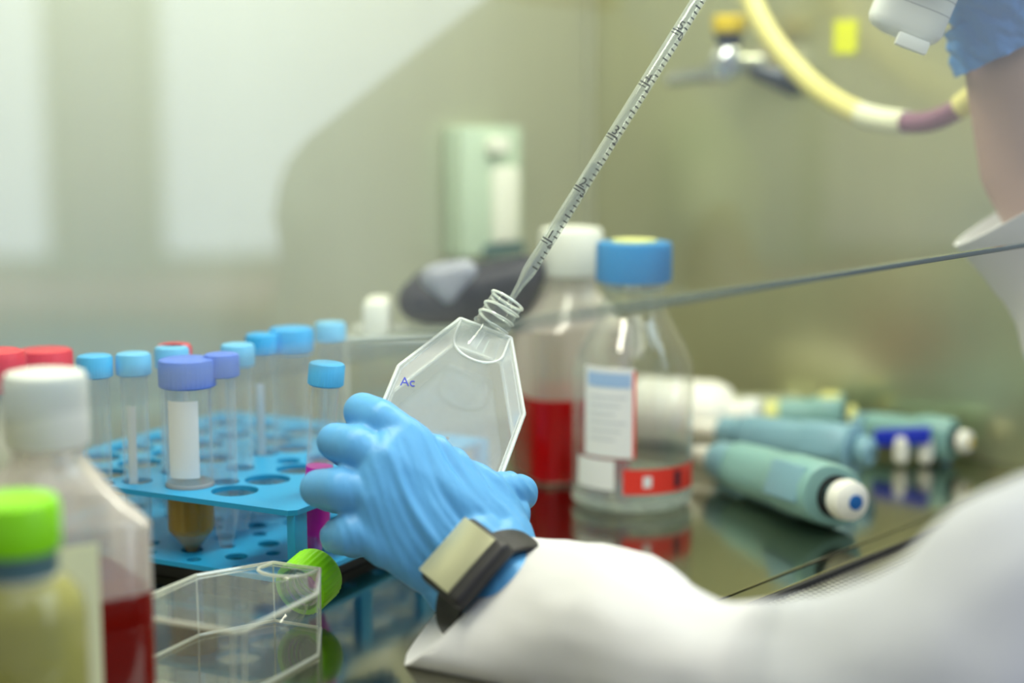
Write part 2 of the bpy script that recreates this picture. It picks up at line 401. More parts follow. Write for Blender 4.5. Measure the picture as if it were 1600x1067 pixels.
# hose
hp = [(1160, -60, .06), (1172, -5, .065), (1195, 45, .075), (1235, 98, .085), (1285, 145, .095), (1345, 178, .11), (1400, 190, .12), (1450, 190, .13), (1500, 168, .14), (1540, 128, .14), (1570, 70, .13), (1590, 0, .12)]
pts = smoothpts([pj(*q) for q in hp], 10)
b = nb(); tube(b, pts[:52], .0088, 14)
tag(obj('latex_hose', b, 'latex'), 'thick yellow latex hose looping down from the gas tap', 'hose')
hs = bpy.data.objects['latex_hose']
b = nb(); tube(b, pts[50:64], .0092, 14); obj('clear_connector', b, 'connector', hs, label='pale translucent connector piece')
b = nb(); tube(b, pts[60:84], .0078, 14); obj('stained_section', b, 'latex_stain', hs, label='section stained purple')
b = nb(); tube(b, pts[80:], .0088, 14); obj('rising_section', b, 'latex', hs)
b = nb(); cc = onR(1321, 58, .001); box(b, cc, (.002, .022, .028), RH, bev=.0008); tag(obj('warning_sticker', b, 'sticker', smooth=False), 'small bright yellow sticker on the steel side panel', 'sticker')

# ================================================================ tube rack
C0 = V((-.127, .967, 0)); RU = V((-.888, .46, 0)).normalized(); RV = V((.46, .888, 0)).normalized()
RU = V((-RV.y, RV.x, 0))
def rk(u, v, z=0): return C0 + RU*u + RV*v + V((0, 0, z))
def uv(p): d = p - C0; return d.dot(RU), d.dot(RV)
ZT = .0555; UW = .225; VW = .235
tubes = []   # kind, pos u,v, cap mat, top z, label
def tb(px, py, ztop): q = F(px, py, ztop); return uv(q)
spec = [
 ('big',   (.0957, .0266), 'violet_cap', 'large conical tube with violet-blue cap, brown liquid with a pellet in its tip'),
 ('small', (.0817, .043), 'violet_cap', 'slim empty tube with violet cap just behind the brown-liquid tube'),
 ('small', tb(208, 553, .136), 'pale_cap', 'slim tube with light blue cap, second from left in the blue rack'),
 ('small', tb(268, 543, .136), 'pale_cap', 'slim tube with light blue cap rising behind the small red cap'),
 ('small', tb(273, 566, .125), 'red_cap', 'slim tube with red cap hidden behind the violet-blue capped tube'),
 ('small', tb(371, 539, .136), 'pale_cap', 'slim tube with pale blue cap, in front of it a brighter blue one'),
 ('small', tb(409, 537, .130), 'cyan_cap', 'slim tube with vivid blue cap and a bright white paper strip inside'),
 ('mid',   tb(455, 523, .134), 'cyan_cap', 'wider tube with vivid blue cap in the rear row of the rack'),
 ('small', tb(516, 505, .136), 'pale_cap', 'slim tube with pale blue cap, farthest and highest in the rack'),
 ('pink',  (.0135, .046), 'blue_cap', 'slim tube with blue cap and magenta liquid beside the gloved fingers'),
 ('small', tb(148, 569, .131), 'blue_cap', 'slim tube with dull blue cap, leftmost in the rack beside white cap'),
 ('big',   tb(70, 562, .128), 'red_cap', 'wide tube with red cap just behind the white bottle cap'),
]
bigh = [(.0277+.034*i, .0266+.034*j) for i in range(6) for j in range(6)]
smh = [(.0117+.0345*i, .0093+.034*j) for i in range(7) for j in range(7)]
tubeR = {'big': .0143, 'small': .0083, 'mid': .0118, 'pink': .0083}
holes = []
for k, p, _, _ in spec: holes.append((p[0], p[1], tubeR[k]+.0012))
def free(u, v, r): return all(math.hypot(u-a, v-bb) > r+rr+.0012 for a, bb, rr in holes) and r+.002 < u < UW-r-.002 and r+.002 < v < VW-r-.002
for u, v in bigh:
    if free(u, v, .0145): holes.append((u, v, .0145))
for u, v in smh:
    if free(u, v, .0083): holes.append((u, v, .0083))
RM = frame(RU, RV, V((0, 0, 1)))
rack = thing('tube_rack', C0, 'bright blue plastic tube rack with round holes, standing behind the lying flask', 'test tube rack', rot=(0, 0, math.atan2(RU.y, RU.x)))
RMl = None
def flip(bm):
    # local frame: x = RU, y = perpendicular (rotate +90) ; RV is -90, so v -> -y
    for v in bm.verts: v.co.y = -v.co.y
    bmesh.ops.reverse_faces(bm, faces=bm.faces)
# RV relative to RU
sgn = 1 if RU.cross(RV).z > 0 else -1
def rl(bm):
    if sgn < 0: flip(bm)
    return bm
outer = [(0, .004), (.004, 0), (UW-.004, 0), (UW, .004), (UW, VW-.004), (UW-.004, VW), (.004, VW), (0, VW-.004)]
b = filled(outer, [circ(*h) for h in holes], .0032)
for v in b.verts: v.co.z += ZT
obj('top_plate', rl(b), 'rack', rack, smooth=30)
b = filled(outer, [circ(u, v, .0048, 18) for u, v in smh if u < UW-.01 and v < VW-.01] + [circ(u, v, .0072, 18) for u, v in bigh if u < UW-.01 and v < VW-.01], .003)
for v in b.verts: v.co.z += .014
obj('bottom_plate', rl(b), 'rack', rack, smooth=30)
b = nb(); box(b, (UW/2, VW/2, .0035), (UW-.02, VW-.02, .007), bev=.001); obj('base', rl(b), 'dark', rack, label='dark underside')
for (u, v) in ((.004, .004), (UW-.004, .004), (.004, VW-.004), (UW-.004, VW-.004), (.004, .075), (.004, .15)):
    b = nb(); box(b, (u, v+.005, .0335), (.006, .013, .041), bev=.001); box(b, (u+(.003 if u < .1 else -.003), v+.005, .033), (.006, .003, .04)); obj('post', rl(b), 'rack', rack)

def make_tube(kind, cap, label, u, v, n):
    r = tubeR[kind]; base = rk(u, v, .0125)
    H = {'big': .108, 'small': .113, 'mid': .112, 'pink': .113}[kind]
    t = thing('centrifuge_tube', base, label, 'tube', group=None)
    cone = .015 if r > .01 else .021
    b = nb(); lathe(b, [(.002, 0), (.0035, .0005), (r*.97, cone), (r, cone+.002), (r, H)], 32, cap1=False); obj('tube_body', b, 'tube_wall', t)
    rc = r + (.0033 if r > .01 else .0027); hc = .0165 if r > .01 else .0135
    b = nb(); lathe(b, [(rc-.0015, H-.003), (rc, H-.002), (rc, H+hc-.004), (rc-.0012, H+hc-.0025)], 72, ribs=1, ribz=(1, 2)); lathe(b, [(rc-.0004, H+hc-.0045), (rc-.0006, H+hc-.003), (rc-.0022, H+hc-.0022)], 40, cap0=False); obj('screw_cap', b, cap, t)
    return t, r, H, cone
for n, (k, p, cap, lab) in enumerate(spec):
    t, r, H, cone = make_tube(k, cap, lab, p[0], p[1], n)
    zt = {0: .127, 2: .136, 4: .125, 6: .130, 9: .131}.get(n, None)
    if n == 0:
        b = nb(); lathe(b, [(.001, .0008), (.003, .001), (r*.99, cone+.0002), (r*1.008, cone+.0025), (r*1.008, .040)], 32); obj('liquid', b, 'amber_liquid', t)
        b = nb(); lathe(b, [(.0012, .0009), (.0033, .0012), (.0075, .0075), (.0045, .0100), (.001, .011)], 24); obj('pellet', b, 'pellet', t)
        b = nb()
        rings = [[V((math.cos(a)*(r+.0002), math.sin(a)*(r+.0002), z)) for a in [(-2.35+1.4*i/14) for i in range(15)]] for z in (.050, .098)]
        loft(b, rings, False, False, closed=False); lab_o = obj('writing_area', b, 'paper_white', t, recalc=False)
        b = nb(); lathe(b, [(r*1.02, .0405), (r*1.04, .0415), (r*1.04, .0445), (r*1.01, .0455)], 32); obj('ring', b, 'grey_ink', t)
    elif k == 'pink':
        b = nb(); lathe(b, [(.001, .0012), (.003, .001), (r*.99, cone), (r*1.01, cone+.002), (r*1.01, .060)], 24); obj('liquid', b, 'magenta_liquid', t)
        t.rotation_euler = (math.radians(1), math.radians(5), 0); t.location = t.location + V((-.004, 0, 0))
    elif cap != 'red_cap' and n in (2, 6):
        b = nb(); rings = [[V((math.cos(a)*(r*.86), math.sin(a)*(r*.86), z)) for a in [(-2.1+.8*i/8) for i in range(9)]] for z in (.040, .092)]
        loft(b, rings, False, False, closed=False); obj('paper_strip', b, 'paper_white', t, recalc=False)

# ================================================================ bottles, left foreground
def rsq(w, z, e=.25, n=48, ang=0, c=V((0, 0, 0))):
    out = []
    for i in range(n):
        a = 2*PI*i/n; ca, sa = math.cos(a), math.sin(a)
        x = math.copysign(abs(ca)**e, ca)*w; y = math.copysign(abs(sa)**e, sa)*w
        out.append(c + V((x*math.cos(ang)-y*math.sin(ang), x*math.sin(ang)+y*math.cos(ang), z)))
    return out
def square_bottle(name, loc, label, W, zb, zs, rn, ang, wall, cap, rc, zc0, zc1, liq=None, zl=0, e=.3):
    t = thing(name, loc, label, 'bottle')
    b = nb(); R_ = [rsq(W*.94, .0, e, ang=ang), rsq(W, .004, e, ang=ang), rsq(W, zb, e, ang=ang), rsq(W*.93, zb+.004, e*1.2, ang=ang)]
    for k in range(1, 6):
        f = k/5; R_.append(rsq(W*.93*(1-f)+rn*f, zb+.004+(zs-zb-.004)*(f**1.15), e+(1-e)*f, ang=ang))
    R_.append(rsq(rn, zc0+.004, 1, ang=ang)); loft(b, R_, True, False); obj('body', b, wall, t)
    b = nb(); lathe(b, [(rc-.001, zc0), (rc, zc0+.001), (rc, zc1-.004), (rc-.0015, zc1-.001), (rc-.006, zc1)], 96, ribs=1, ribz=(1, 2)); obj('screw_cap', b, cap, t)
    if liq:
        b = nb(); loft(b, [rsq(W*.95, .001, e, ang=ang), rsq(W*1.004, .004, e, ang=ang), rsq(W*1.004, zl, e, ang=ang)]); obj('liquid', b, liq, t)
    return t
q = P(80, 700, .78)
mb = square_bottle('media_bottle', V((q.x-.003, .785, 0)), 'large square milky bottle with ribbed white cap and dark red medium inside', .039, .098, .128, .017, math.radians(33), 'milky', 'white_cap', .0195, .134, .169, 'red_liquid', .066)
# cream paper label on the face turned to the camera
a_ = math.radians(33)
b = nb(); fc = V((math.cos(a_-PI/2), math.sin(a_-PI/2), 0)); lt = V((math.cos(a_), math.sin(a_), 0))
box(b, fc*.0396 + lt*(-.006) + V((0, 0, .055)), (.030, .0006, .078), frame(lt, -fc, V((0, 0, 1)))); obj('label', b, 'label_cream', mb, smooth=False)
q = P(22, 870, .69)
t = thing('serum_bottle', V((q.x, .69, 0)), 'bottle with bright green cap and yellow liquid, nearest the camera at left', 'bottle')
b = nb(); lathe(b, [(.026, 0), (.0285, .003), (.0285, .083), (.027, .090), (.019, .098), (.0165, .102), (.0165, .112)], 48, cap1=False); obj('body', b, 'cream_milky', t)
b = nb(); lathe(b, [(.0265, .001), (.0288, .004), (.0288, .0835), (.0273, .0905), (.0192, .0985)], 40); obj('liquid', b, 'yellow_liquid', t)
b = nb(); lathe(b, [(.0178, .100), (.0178, .109)], 40); obj('neck_ring', b, 'teal_dark', t, label='dark teal tamper ring')
b = nb(); lathe(b, [(.0185, .110), (.0195, .111), (.0195, .128), (.018, .131), (.014, .1318)], 84, ribs=1, ribz=(1, 2)); obj('screw_cap', b, 'green_cap', t)
q = F(-2, 545, .142)
t = thing('reagent_bottle', V((q.x, q.y, 0)), 'cream translucent bottle with raised red cap at the left frame edge', 'bottle')
b = nb(); lathe(b, [(.028, 0), (.030, .003), (.030, .075), (.026, .088), (.014, .104), (.0125, .120)], 40, cap1=False); obj('body', b, 'cream_milky', t)
b = nb(); lathe(b, [(.0155, .116), (.0165, .117), (.0165, .137), (.0150, .1405), (.011, .142)], 60, ribs=1, ribz=(1, 2)); obj('screw_cap', b, 'red_cap', t)

# ================================================================ culture flasks
FW = .039; FT = .034
def flask_outline(neck=.0155, tap=.040, body=.072, w=FW):
    # local: x lateral, y towards neck; y=0 at neck-side end
    return [(neck, 0), (w, -tap), (w, -tap-body+.004), (w-.004, -tap-body), (-w+.004, -tap-body), (-w, -tap-body+.004), (-w, -tap), (-neck, 0)]
def make_flask(name, loc, R, label, front, wall, edge, er=.0009, cap=None, neck_el=.30, ol=None, nl=.024, side='flask_wall', tilt=0):
    """local frame: x lateral, y neck direction, z thickness (0 = culture face, FT = top face)"""
    t = thing(name, loc, label, 'culture flask', rot=R)
    ol = ol or flask_outline(); n = len(ol)
    b = nb()
    lo = [b.verts.new((x*.985, y*.99 if y else 0, 0)) for x, y in ol]; hi = [b.verts.new((x, y, FT)) for x, y in ol]
    f = b.faces.new(hi); f.material_index = 1
    b.faces.new(lo[::-1])
    for i in range(n):
        j = (i+1) % n; b.faces.new((lo[i], lo[j], hi[j], hi[i])).material_index = 3
    for zz, k in ((0, .985), (FT, 1)):
        pl = [V((x*k, y, zz)) for x, y in ol]; 
        for i in range(n):
            s0 = len(b.faces); tube(b, [pl[i], pl[(i+1) % n]], er, 6, mi=2)
    for i in range(n): tube(b, [V((ol[i][0]*.985, ol[i][1], 0)), V((ol[i][0], ol[i][1], FT))], er*.55, 6, mi=2)
    # inner rim of the lid: second line a little inside
    pl = [V((x*.95, y*.985-.0012, FT-.0015)) for x, y in ol]
    for i in range(n): tube(b, [pl[i], pl[(i+1) % n]], er*.45, 6, mi=2)
    obj('flask_body', b, [wall, front, edge, side], t, smooth=False)
    # canted neck
    nd = V((tilt, math.cos(neck_el), math.sin(neck_el))).normalized(); Rn = axisR(nd, V((1, 0, 0))); nc = V((0, -.007, FT*(.8 if tilt else .5)))
    b = nb(); lathe(b, [(.0135, -.006), (.0110, .002), (.0102, .008), (.0102, .010), (.0111, .0105), (.0111, .0118), (.0102, .0123), (.0102, .0150), (.0111, .0155), (.0111, .0168), (.0102, .0173), (.0102, nl), (.0108, nl+.0006), (.0104, nl+.001)], 40, R=Rn, c=nc, cap0=False, cap1=False)
    tube(b, [nc + Rn @ V((0.0105*math.cos(a), .0105*math.sin(a), nl+.0005)) for a in [2*PI*i/36 for i in range(37)]], .0009, 6, mi=1, caps=False)
    tube(b, [nc + Rn @ V((0.0108*math.cos(a), .0108*math.sin(a), nl*.40+.0060*i/36)) for i, a in [(i, 2*PI*i/36) for i in range(97)]], .0008, 6, mi=1, caps=False)
    obj('neck', b, ['flask_wall', edge], t, recalc=False)
    # shoulder rim around the neck root
    b = nb()
    arc = [V((.0155*math.cos(a)*1.0, -.013-.010*math.sin(a), FT+.0004)) for a in [PI*i/16 for i in range(17)]]
    tube(b, arc, .0009, 6); tube(b, [V((-.0155, -.013, FT+.0004)), V((-.0155, 0, FT))], .0008, 6); tube(b, [V((.0155, -.013, FT+.0004)), V((.0155, 0, FT))], .0008, 6)
    obj('neck_shoulder', b, edge, t, recalc=False)
    if cap:
        cc = nc + nd*(nl*.42)
        b = nb(); lathe(b, [(.0128, 0), (.0158, .0003), (.0165, .0012), (.0165, .0185), (.0155, .0205), (.0125, .0212)], 128, R=Rn, c=cc, cap0=False, ribs=2, ribz=(2, 3)); cp = obj('screw_cap', b, cap, t)
        b = nb(); lathe(b, [(.0115, .0180), (.0115, .0186)], 32, R=Rn, c=cc); obj('vent_membrane', b, 'white_plastic', cp)
    return t, nc + nd*nl, nd
# lying flask
ax = V((.43, .90, 0)).normalized(); lat = V((ax.y, -ax.x, 0)); 
make_flask('culture_flask', V((-.1205, .925, .0012)), frame(lat, ax, V((0, 0, 1))), 'empty clear flask with bright green cap lying flat on the work surface', 'flask2_wall', 'flask2_wall', 'flask2_edge', er=.0009, cap='green_cap', neck_el=.22)
# held flask
a3 = V((.3125, .599, .734)).normalized(); w3 = V((.93, -.056, -.35)); w3 = (w3 - a3*w3.dot(a3)).normalized(); n3 = w3.cross(a3)  # towards camera and up
ol2 = flask_outline(.0160, .044, .070)
corner = P(721, 609, .975)                    # centre of the widest line on the near face
o3 = corner + a3*.044 - n3*FT
R3 = frame(w3, a3, n3)
hf, mouth, nd3 = make_flask('culture_flask', o3, R3, 'open clear flask held tilted in the gloved hand, pipette tip in its neck', 'flask_front', 'flask_wall', 'flask_edge', er=.0012, cap=None, neck_el=.34, ol=ol2, nl=.030, side='flask_side', tilt=.2)
b = textbm('Ac', .008)
Rt = Matrix.Rotation(math.radians(18), 3, 'Z')
for v in b.verts: v.co = Rt @ v.co
for v in b.verts: v.co += V((-FW+.0085, -.052, FT+.0004))
obj('handwriting', b, 'blue_ink', hf, smooth=False, label='small blue pen letters')
b = nb()
for (x, y, r) in ((.002, -.060, .0011), (.008, -.068, .0006), (-.006, -.066, .0005), (-.003, -.084, .0007), (.006, -.083, .0005), (-.006, -.052, .0004), (.000, -.056, .0004)):
    lathe(b, [(r, 0), (r*.6, .0003)], 10, c=V((x, y, .0002)))
obj('cell_clusters', b, 'grey_ink', hf)
b = nb(); k = .985
lo_ = [V((x*.9, y*.985-.014, .0016)) for x, y in ol2]
f = b.faces.new([b.verts.new(p) for p in lo_]); 
obj('liquid', b, 'clear_liquid', hf, smooth=False)

# ================================================================ serological pipette
mouthw = o3 + R3 @ mouth
def pix(p):
    d = p - V((0, 0, CZ)); fw = d.y*math.cos(TH)-d.z*math.sin(TH); return (800+FPX*d.x/fw, 533.5-FPX*(d.y*math.sin(TH)+d.z*math.cos(TH))/fw, fw)
print('MOUTH', pix(mouthw))
tip = P(795, 474, mouthw.y+.001)
top = P(1255, -262, mouthw.y+.030)
pd = (top - tip).normalized(); Lp = (top-tip).length
Rp = axisR(pd, V((0, -1, 0)))   # local x across, y...
pip = thing('serological_pipette', tip, 'long clear graduated glass pipette reaching down into the held flask', 'pipette', rot=Rp)
r = .0041
b = nb(); lathe(b, [(.0012, -.004), (.0015, .0), (.0022, .010), (.0024, .013), (r*.9, .020), (r, .024), (r, Lp)], 32, cap0=False, cap1=False)
lathe(b, [(.0007, -.004), (.0015, .013), (r*.72, .022), (r*.72, Lp)], 24, cap0=False, cap1=False)
obj('glass_tube', b, 'pipette_glass', pip)
b = nb(); lathe(b, [(.0008, .0), (.0014, .013), (r*.68, .022), (r*.68, .098)], 24); obj('liquid', b, 'clear_liquid', pip)
# which local angle faces the camera
vdir = Rp.transposed() @ (V((0, 0, CZ)) - (tip+top)/2); va = math.atan2(vdir.y, vdir.x)
# sign of right-hand side in the picture
rightl = Rp.transposed() @ V((1, 0, 0)); sr = 1 if (math.cos(va+.5)*rightl.x + math.sin(va+.5)*rightl.y) > (math.cos(va-.5)*rightl.x + math.sin(va-.5)*rightl.y) else -1
def on(zpx, zpy):  # distance along the pipette for a pixel
    q = P(zpx, zpy, mouthw.y+.01); return (q-tip).dot(pd)
majors = [on(849, 371), on(903, 288), on(954, 206), on(1003, 124), on(1053, 42)]
step = (majors[-1]-majors[0])/4
b = nb()
def arcstrip(bm, z, a0, a1, h, rr=None):
    rr = rr or r+.00012; n = 6
    rings = [[V((math.cos(a)*rr, math.sin(a)*rr, zz)) for a in [va + sr*(a0+(a1-a0)*i/n) for i in range(n+1)]] for zz in (z-h/2, z+h/2)]
    loft(bm, rings, False, False, closed=False)
z0 = majors[0] - step
for i in range(5, 90):
    z = z0 + step*i/10
    if z > Lp-.02: break
    if i % 10 == 0: arcstrip(b, z, -1.2, .75, .0009); arcstrip(b, z-.0020, -1.2, .2, .0006)
    elif i % 5 == 0: arcstrip(b, z, .05, 1.15, .0009)
    else: arcstrip(b, z, .35, 1.2, .0008)
sc = obj('graduations', b, 'ink', pip, smooth=False, recalc=False)
sc['kind'] = 'stuff'
for i in range(1, 8):
    z = z0 + step*i
    if z > Lp-.02: break
    b = nb()
    for s_, da, dz, sz in ((str(i), -.15, .0034, .0080), (str(max(0, 10-i)) if i > 5 else str(5-i) if i < 5 else '0', .75, -.0026, .0062)):
        tbm = textbm(s_, sz, .00003)
        for v in tbm.verts:
            # text reads across the tube: text x -> around, text y -> along the axis
            aa = va + sr*da + (sr*v.co.x/(r+.0001)); zz = z+dz+v.co.y
            v.co = V((math.cos(aa)*(r+.00018+v.co.z), math.sin(aa)*(r+.00018+v.co.z), zz))
        merge(b, tbm)
    obj('numeral', b, 'ink', pip, smooth=False, recalc=False)

# pipette controller held in the right hand
HY = 1.075
def H(px, py, dy=0): return P(px, py, HY+dy)
def H2(px, py, dy=0): return P(px, py, 1.135+dy)     # the forearm, a little deeper in the cabinet
ctl = thing('pipette_controller', H(1415, 60), 'white pistol-shaped pipette controller held in the upper gloved hand', 'pipette controller')
hb = H(1408, 54, -.004); ht = H(1350, -360, .0)
ha = (ht-hb).normalized(); ang_ax = V((.36, 0, .93)).normalized()
ht = hb + ang_ax*.15
Rh = frame((V((.93, -.10, -.36))).normalized(), V((0, 1, 0)), ang_ax); xh = Rh.col[0]; yh = ang_ax.cross(xh).normalized(); Rh = frame(xh, yh, ang_ax)
def sup(c, a, bb, wx, wy, e=.55, n=40):
    o = []
    for i in range(n):
        t_ = 2*PI*i/n; ca, sa = math.cos(t_), math.sin(t_)
        o.append(c + a*(math.copysign(abs(ca)**e, ca)*wx) + bb*(math.copysign(abs(sa)**e, sa)*wy))
    return o
b = nb()
prof = [(-.002, .5), (0, .8), (.002, .92), (.006, 1), (.05, 1.0), (.09, .95), (.15, 1.0), (.165, .9), (.170, .6)]
loft(b, [sup(hb + ang_ax*z, xh, yh, 0.0232*k, .0195*k) for z, k in prof])
obj('handle', b, 'white_plastic', ctl, world=True)
b = nb()
for k in range(4):
    z = .018 + .009*k
    ring = sup(hb + ang_ax*z, xh, yh, .02325, .01955)
    tube(b, ring + [ring[0]], .00025, 5, caps=False)
obj('grip_lines', b, 'grey_ink', ctl, world=True, label='thin grey grooves')
b = nb(); bc = H(1425, 68, -.020); box(b, bc, (.020, .010, .008), frame(xh, yh, ang_ax), bev=.0012)
obj('button', b, 'white_plastic', ctl, world=True)
# nose and barrel, above the frame
b = nb(); tube(b, [top - pd*.012, top + pd*.01, top + pd*.03, top + pd*.05, top+pd*.11], [.009, .013, .018, .02, .02], 28); obj('nose_cone', b, 'white_plastic', ctl, world=True)
b = nb(); hull(b, [(top+pd*.06, .02), (top+pd*.13, .022)]); hull(b, [(top+pd*.11, .022), (hb+ang_ax*.16, .020)]); obj('barrel', b, 'white_plastic', ctl, world=True)

# ================================================================ right middle bottle (blue cap)
q = F(990, 805)
bt = thing('glass_bottle', V((q.x+.001, q.y+.038, 0)), 'clear glass bottle with blue screw cap, white label and red label band', 'bottle')
R5 = .0435
b = nb(); lathe(b, [(.030, .0035), (.038, .0), (R5-.001, .003), (R5, .007), (R5, .100), (R5-.002, .107), (.0365, .119), (.027, .135), (.0205, .150), (.0195, .158), (.0195, .166)], 64, cap1=False); obj('body', b, 'glass', bt)
b = nb(); lathe(b, [(.030, .0045), (.038, .002), (R5-.003, .006), (R5-.0025, .010)], 48, cap1=False); lathe(b, [(R5-.0012, .004), (R5+.0001, .0045), (R5+.0001, .0085), (R5-.0012, .009)], 64, cap0=False, cap1=False); obj('thick_base', b, 'glass_thick', bt)
b = nb(); lathe(b, [(R5-.0035, .010), (R5-.003, .013), (R5-.003, .022)], 48, cap1=True); obj('liquid', b, 'clear_liquid', bt)
b = nb(); lathe(b, [(.0265, .1625), (.0272, .1635), (.0272, .187), (.0262, .190), (.020, .1905)], 96, ribs=1, ribz=(1, 2)); cp = obj('screw_cap', b, 'bottle_blue', bt)
b = nb(); lathe(b, [(.016, .1906), (.016, .1920), (.010, .1922)], 32); obj('cap_label', b, 'pale_yellow', cp, label='pale round disc on top')
b = nb(); lathe(b, [(.0225, .157), (.0225, .1625)], 40); obj('pouring_ring', b, 'glass_thick', bt)
cdir = math.atan2(-bt.location.y, -bt.location.x)
def curved(bm, x0, x1, z0, z1, rr, mi=0, n=14):
    a0 = math.asin(max(-1, min(1, x0/R5))); a1 = math.asin(max(-1, min(1, x1/R5)))
    rings = [[V((math.cos(cdir+a)*rr, math.sin(cdir+a)*rr, z)) for a in [a0+(a1-a0)*i/n for i in range(n+1)]] for z in (z0, z1)]
    loft(bm, rings, False, False, mi=mi, closed=False)
b = nb(); curved(b, -.033, .002, .042, .108-.002, R5+.0003); curved(b, -.031, -.001, .092, .102, R5+.0005, 1); curved(b, -.038, -.012, .0185, .040, R5+.0003)
for k in range(6): curved(b, -.030, -.004-.004*(k % 3), .084-k*.006, .0855-k*.006, R5+.0005, 2)
curved(b, .0005, .0025, .042, .104, R5+.0005, 3)
obj('paper_label', b, ['label_paper', 'label_blue', 'label_grey', 'label_red'], bt, recalc=False)
b = nb(); curved(b, -.006, .0432, .016, .034, R5+.0003); curved(b, .008, .014, .021, .029, R5+.0005, 1); curved(b, .030, .034, .019, .031, R5+.0005, 2)
obj('red_label', b, ['label_red', 'label_paper', 'navy'], bt, recalc=False, label='red printed band')

# white capped bottle behind with red liquid
q = F(893, 772)
wb = square_bottle('media_bottle', V((q.x+.001, q.y+.069, 0)), 'translucent bottle with white cap and bright red medium behind the glass bottle', .041, .118, .146, .020, math.radians(18), 'milky', 'white_cap', .0245, .157, .193, 'bright_red', .066, e=.45)
# clear plastic box with white end, dark case on it
YB = 1.30
t = thing('clear_box', V((P(640, 700, YB).x, YB, 0)), 'clear plastic box with white end standing behind the tubes', 'box')
bl = P(568, 520, YB); br = P(700, 520, YB); hz = bl.z
b = nb(); box(b, ((bl.x+br.x)/2+.01, YB, hz/2), (br.x-bl.x+.04, .07, hz), bev=.003); obj('walls', b, 'glass', t, world=True)
b = nb()
cx_ = (bl.x+br.x)/2+.01; hx = (br.x-bl.x+.04)/2
lp = [V((cx_-hx, YB-.035, hz)), V((cx_+hx, YB-.035, hz)), V((cx_+hx, YB+.035, hz)), V((cx_-hx, YB+.035, hz))]
tube(b, lp+[lp[0]], .0018, 8); tube(b, [lp[0], V((lp[0].x, lp[0].y, .002))], .0014, 8); obj('rim', b, 'flask_edge', t, world=True)
b = nb(); box(b, (P(590, 480, YB).x, YB, hz+.013), (.020, .05, .028), bev=.006); obj('white_end', b, 'white_cap', t, world=True)
t = thing('dark_case', P(725, 505, YB-.005), 'blurred dark navy rounded case lying on the clear box', 'case')
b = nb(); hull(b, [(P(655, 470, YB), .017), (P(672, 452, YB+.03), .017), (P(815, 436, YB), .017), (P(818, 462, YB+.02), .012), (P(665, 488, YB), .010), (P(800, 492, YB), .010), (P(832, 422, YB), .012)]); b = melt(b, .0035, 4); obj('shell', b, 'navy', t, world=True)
b = nb(); hull(b, [(P(680, 435, YB-.008), .012), (P(725, 425, YB-.008), .011), (P(700, 462, YB-.012), .008)]); b = melt(b, .003, 4); obj('top_highlight', b, 'navy_highlight', t, world=True, label='grey highlight painted on top')  # separate pale blob imitates a highlight on the shell

# ================================================================ micropipettes
def micropipette(A, B, label, body, end, dot, rs=1.0, hook=True, roll=0, btn='white_cap', flare=False, extra=None):
    d = (B-A); L = d.length; Rm = axisR(d, V((0, 0, 1)))
    t = thing('micropipette', A, label, 'micropipette', rot=Rm)
    b = nb(); lathe(b, [(.0035*rs, 0), (.0048*rs, .02*L), (.0075*rs, .16*L), (.0085*rs, .20*L)], 24); obj('tip_shaft', b, 'white_cap', t)
    b = nb(); lathe(b, [(.0080*rs, .17*L), (.0112*rs, .19*L), (.0122*rs, .30*L), (.0108*rs, .305*L), (.0108*rs, .33*L)], 28); obj('collar', b, end, t)
    b = nb(); rg = []
    for f_, wx, wy in ((.32, .0118, .0118), (.335, .0138, .0138), (.50, .0150, .0145), (.62, .0150, .0150), (.68, .0160, .0180), (.74, .0165, .0200), (.90, .0165, .0200), (.925, .0150, .0185), (.93, .0120, .0140)):
        rg.append(sup(V((0, 0, f_*L)), V((1, 0, 0)), V((0, 1, 0)), wx*rs, wy*rs, .8))
    loft(b, rg); obj('handle', b, body, t)
    b = nb(); box(b, (0, .0142*rs, .80*L), (.020*rs, .012*rs, .20*L), bev=.003); obj('head_block', b, end, t)
    if hook:
        b = nb(); tube(b, smoothpts([V((0, .018*rs, .86*L)), V((0, .030*rs, .90*L)), V((0, .034*rs, .84*L))], 5), .0042*rs, 10); obj('finger_hook', b, end, t)
    if flare:
        b = nb(); lathe(b, [(.012*rs, .90*L), (.0185*rs, .925*L), (.0190*rs, .945*L), (.0165*rs, .955*L)], 32); obj('end_disc', b, end, t)
    b = nb(); lathe(b, [(.0112*rs, .915*L), (.0112*rs, .935*L), (.0085*rs, .937*L), (.0080*rs, .930*L)], 28); lathe(b, [(.0042*rs, .92*L), (.0042*rs, .985*L)], 16); obj('plunger_stem', b, 'dark', t, label='black recess and stem')
    b = nb(); lathe(b, [(.0075*rs, .965*L), (.0102*rs, .972*L), (.0108*rs, .99*L), (.0100*rs, 1.03*L), (.0070*rs, 1.045*L), (.002, 1.048*L)], 32); bt_ = obj('push_button', b, btn, t)
    b = nb(); lathe(b, [(.0040*rs, 1.044*L), (.0040*rs, 1.0515*L), (.0034*rs, 1.053*L)], 20); obj('button_dot', b, dot, bt_)
    t.rotation_mode = 'QUATERNION'; t.rotation_quaternion = t.rotation_quaternion @ Quaternion((0, 0, 1), roll)
    return t
def up(p, z): return V((p.x, p.y, z))
micropipette(up(F(1085, 742), .018), up(F(1322, 840), .026), 'teal pipette with white push button and blue dot, lying nearest the grille', 'teal', 'teal_blue', 'dot_blue', 1.30, hook=False, roll=math.radians(70))
micropipette(up(F(1080, 712), .024), up(F(1350, 753), .024), 'teal pipette with flared end disc, second from the front of the row', 'teal_blue', 'teal_blue', 'teal_dark', 1.12, hook=False, roll=math.radians(70), btn='teal_blue', flare=True)
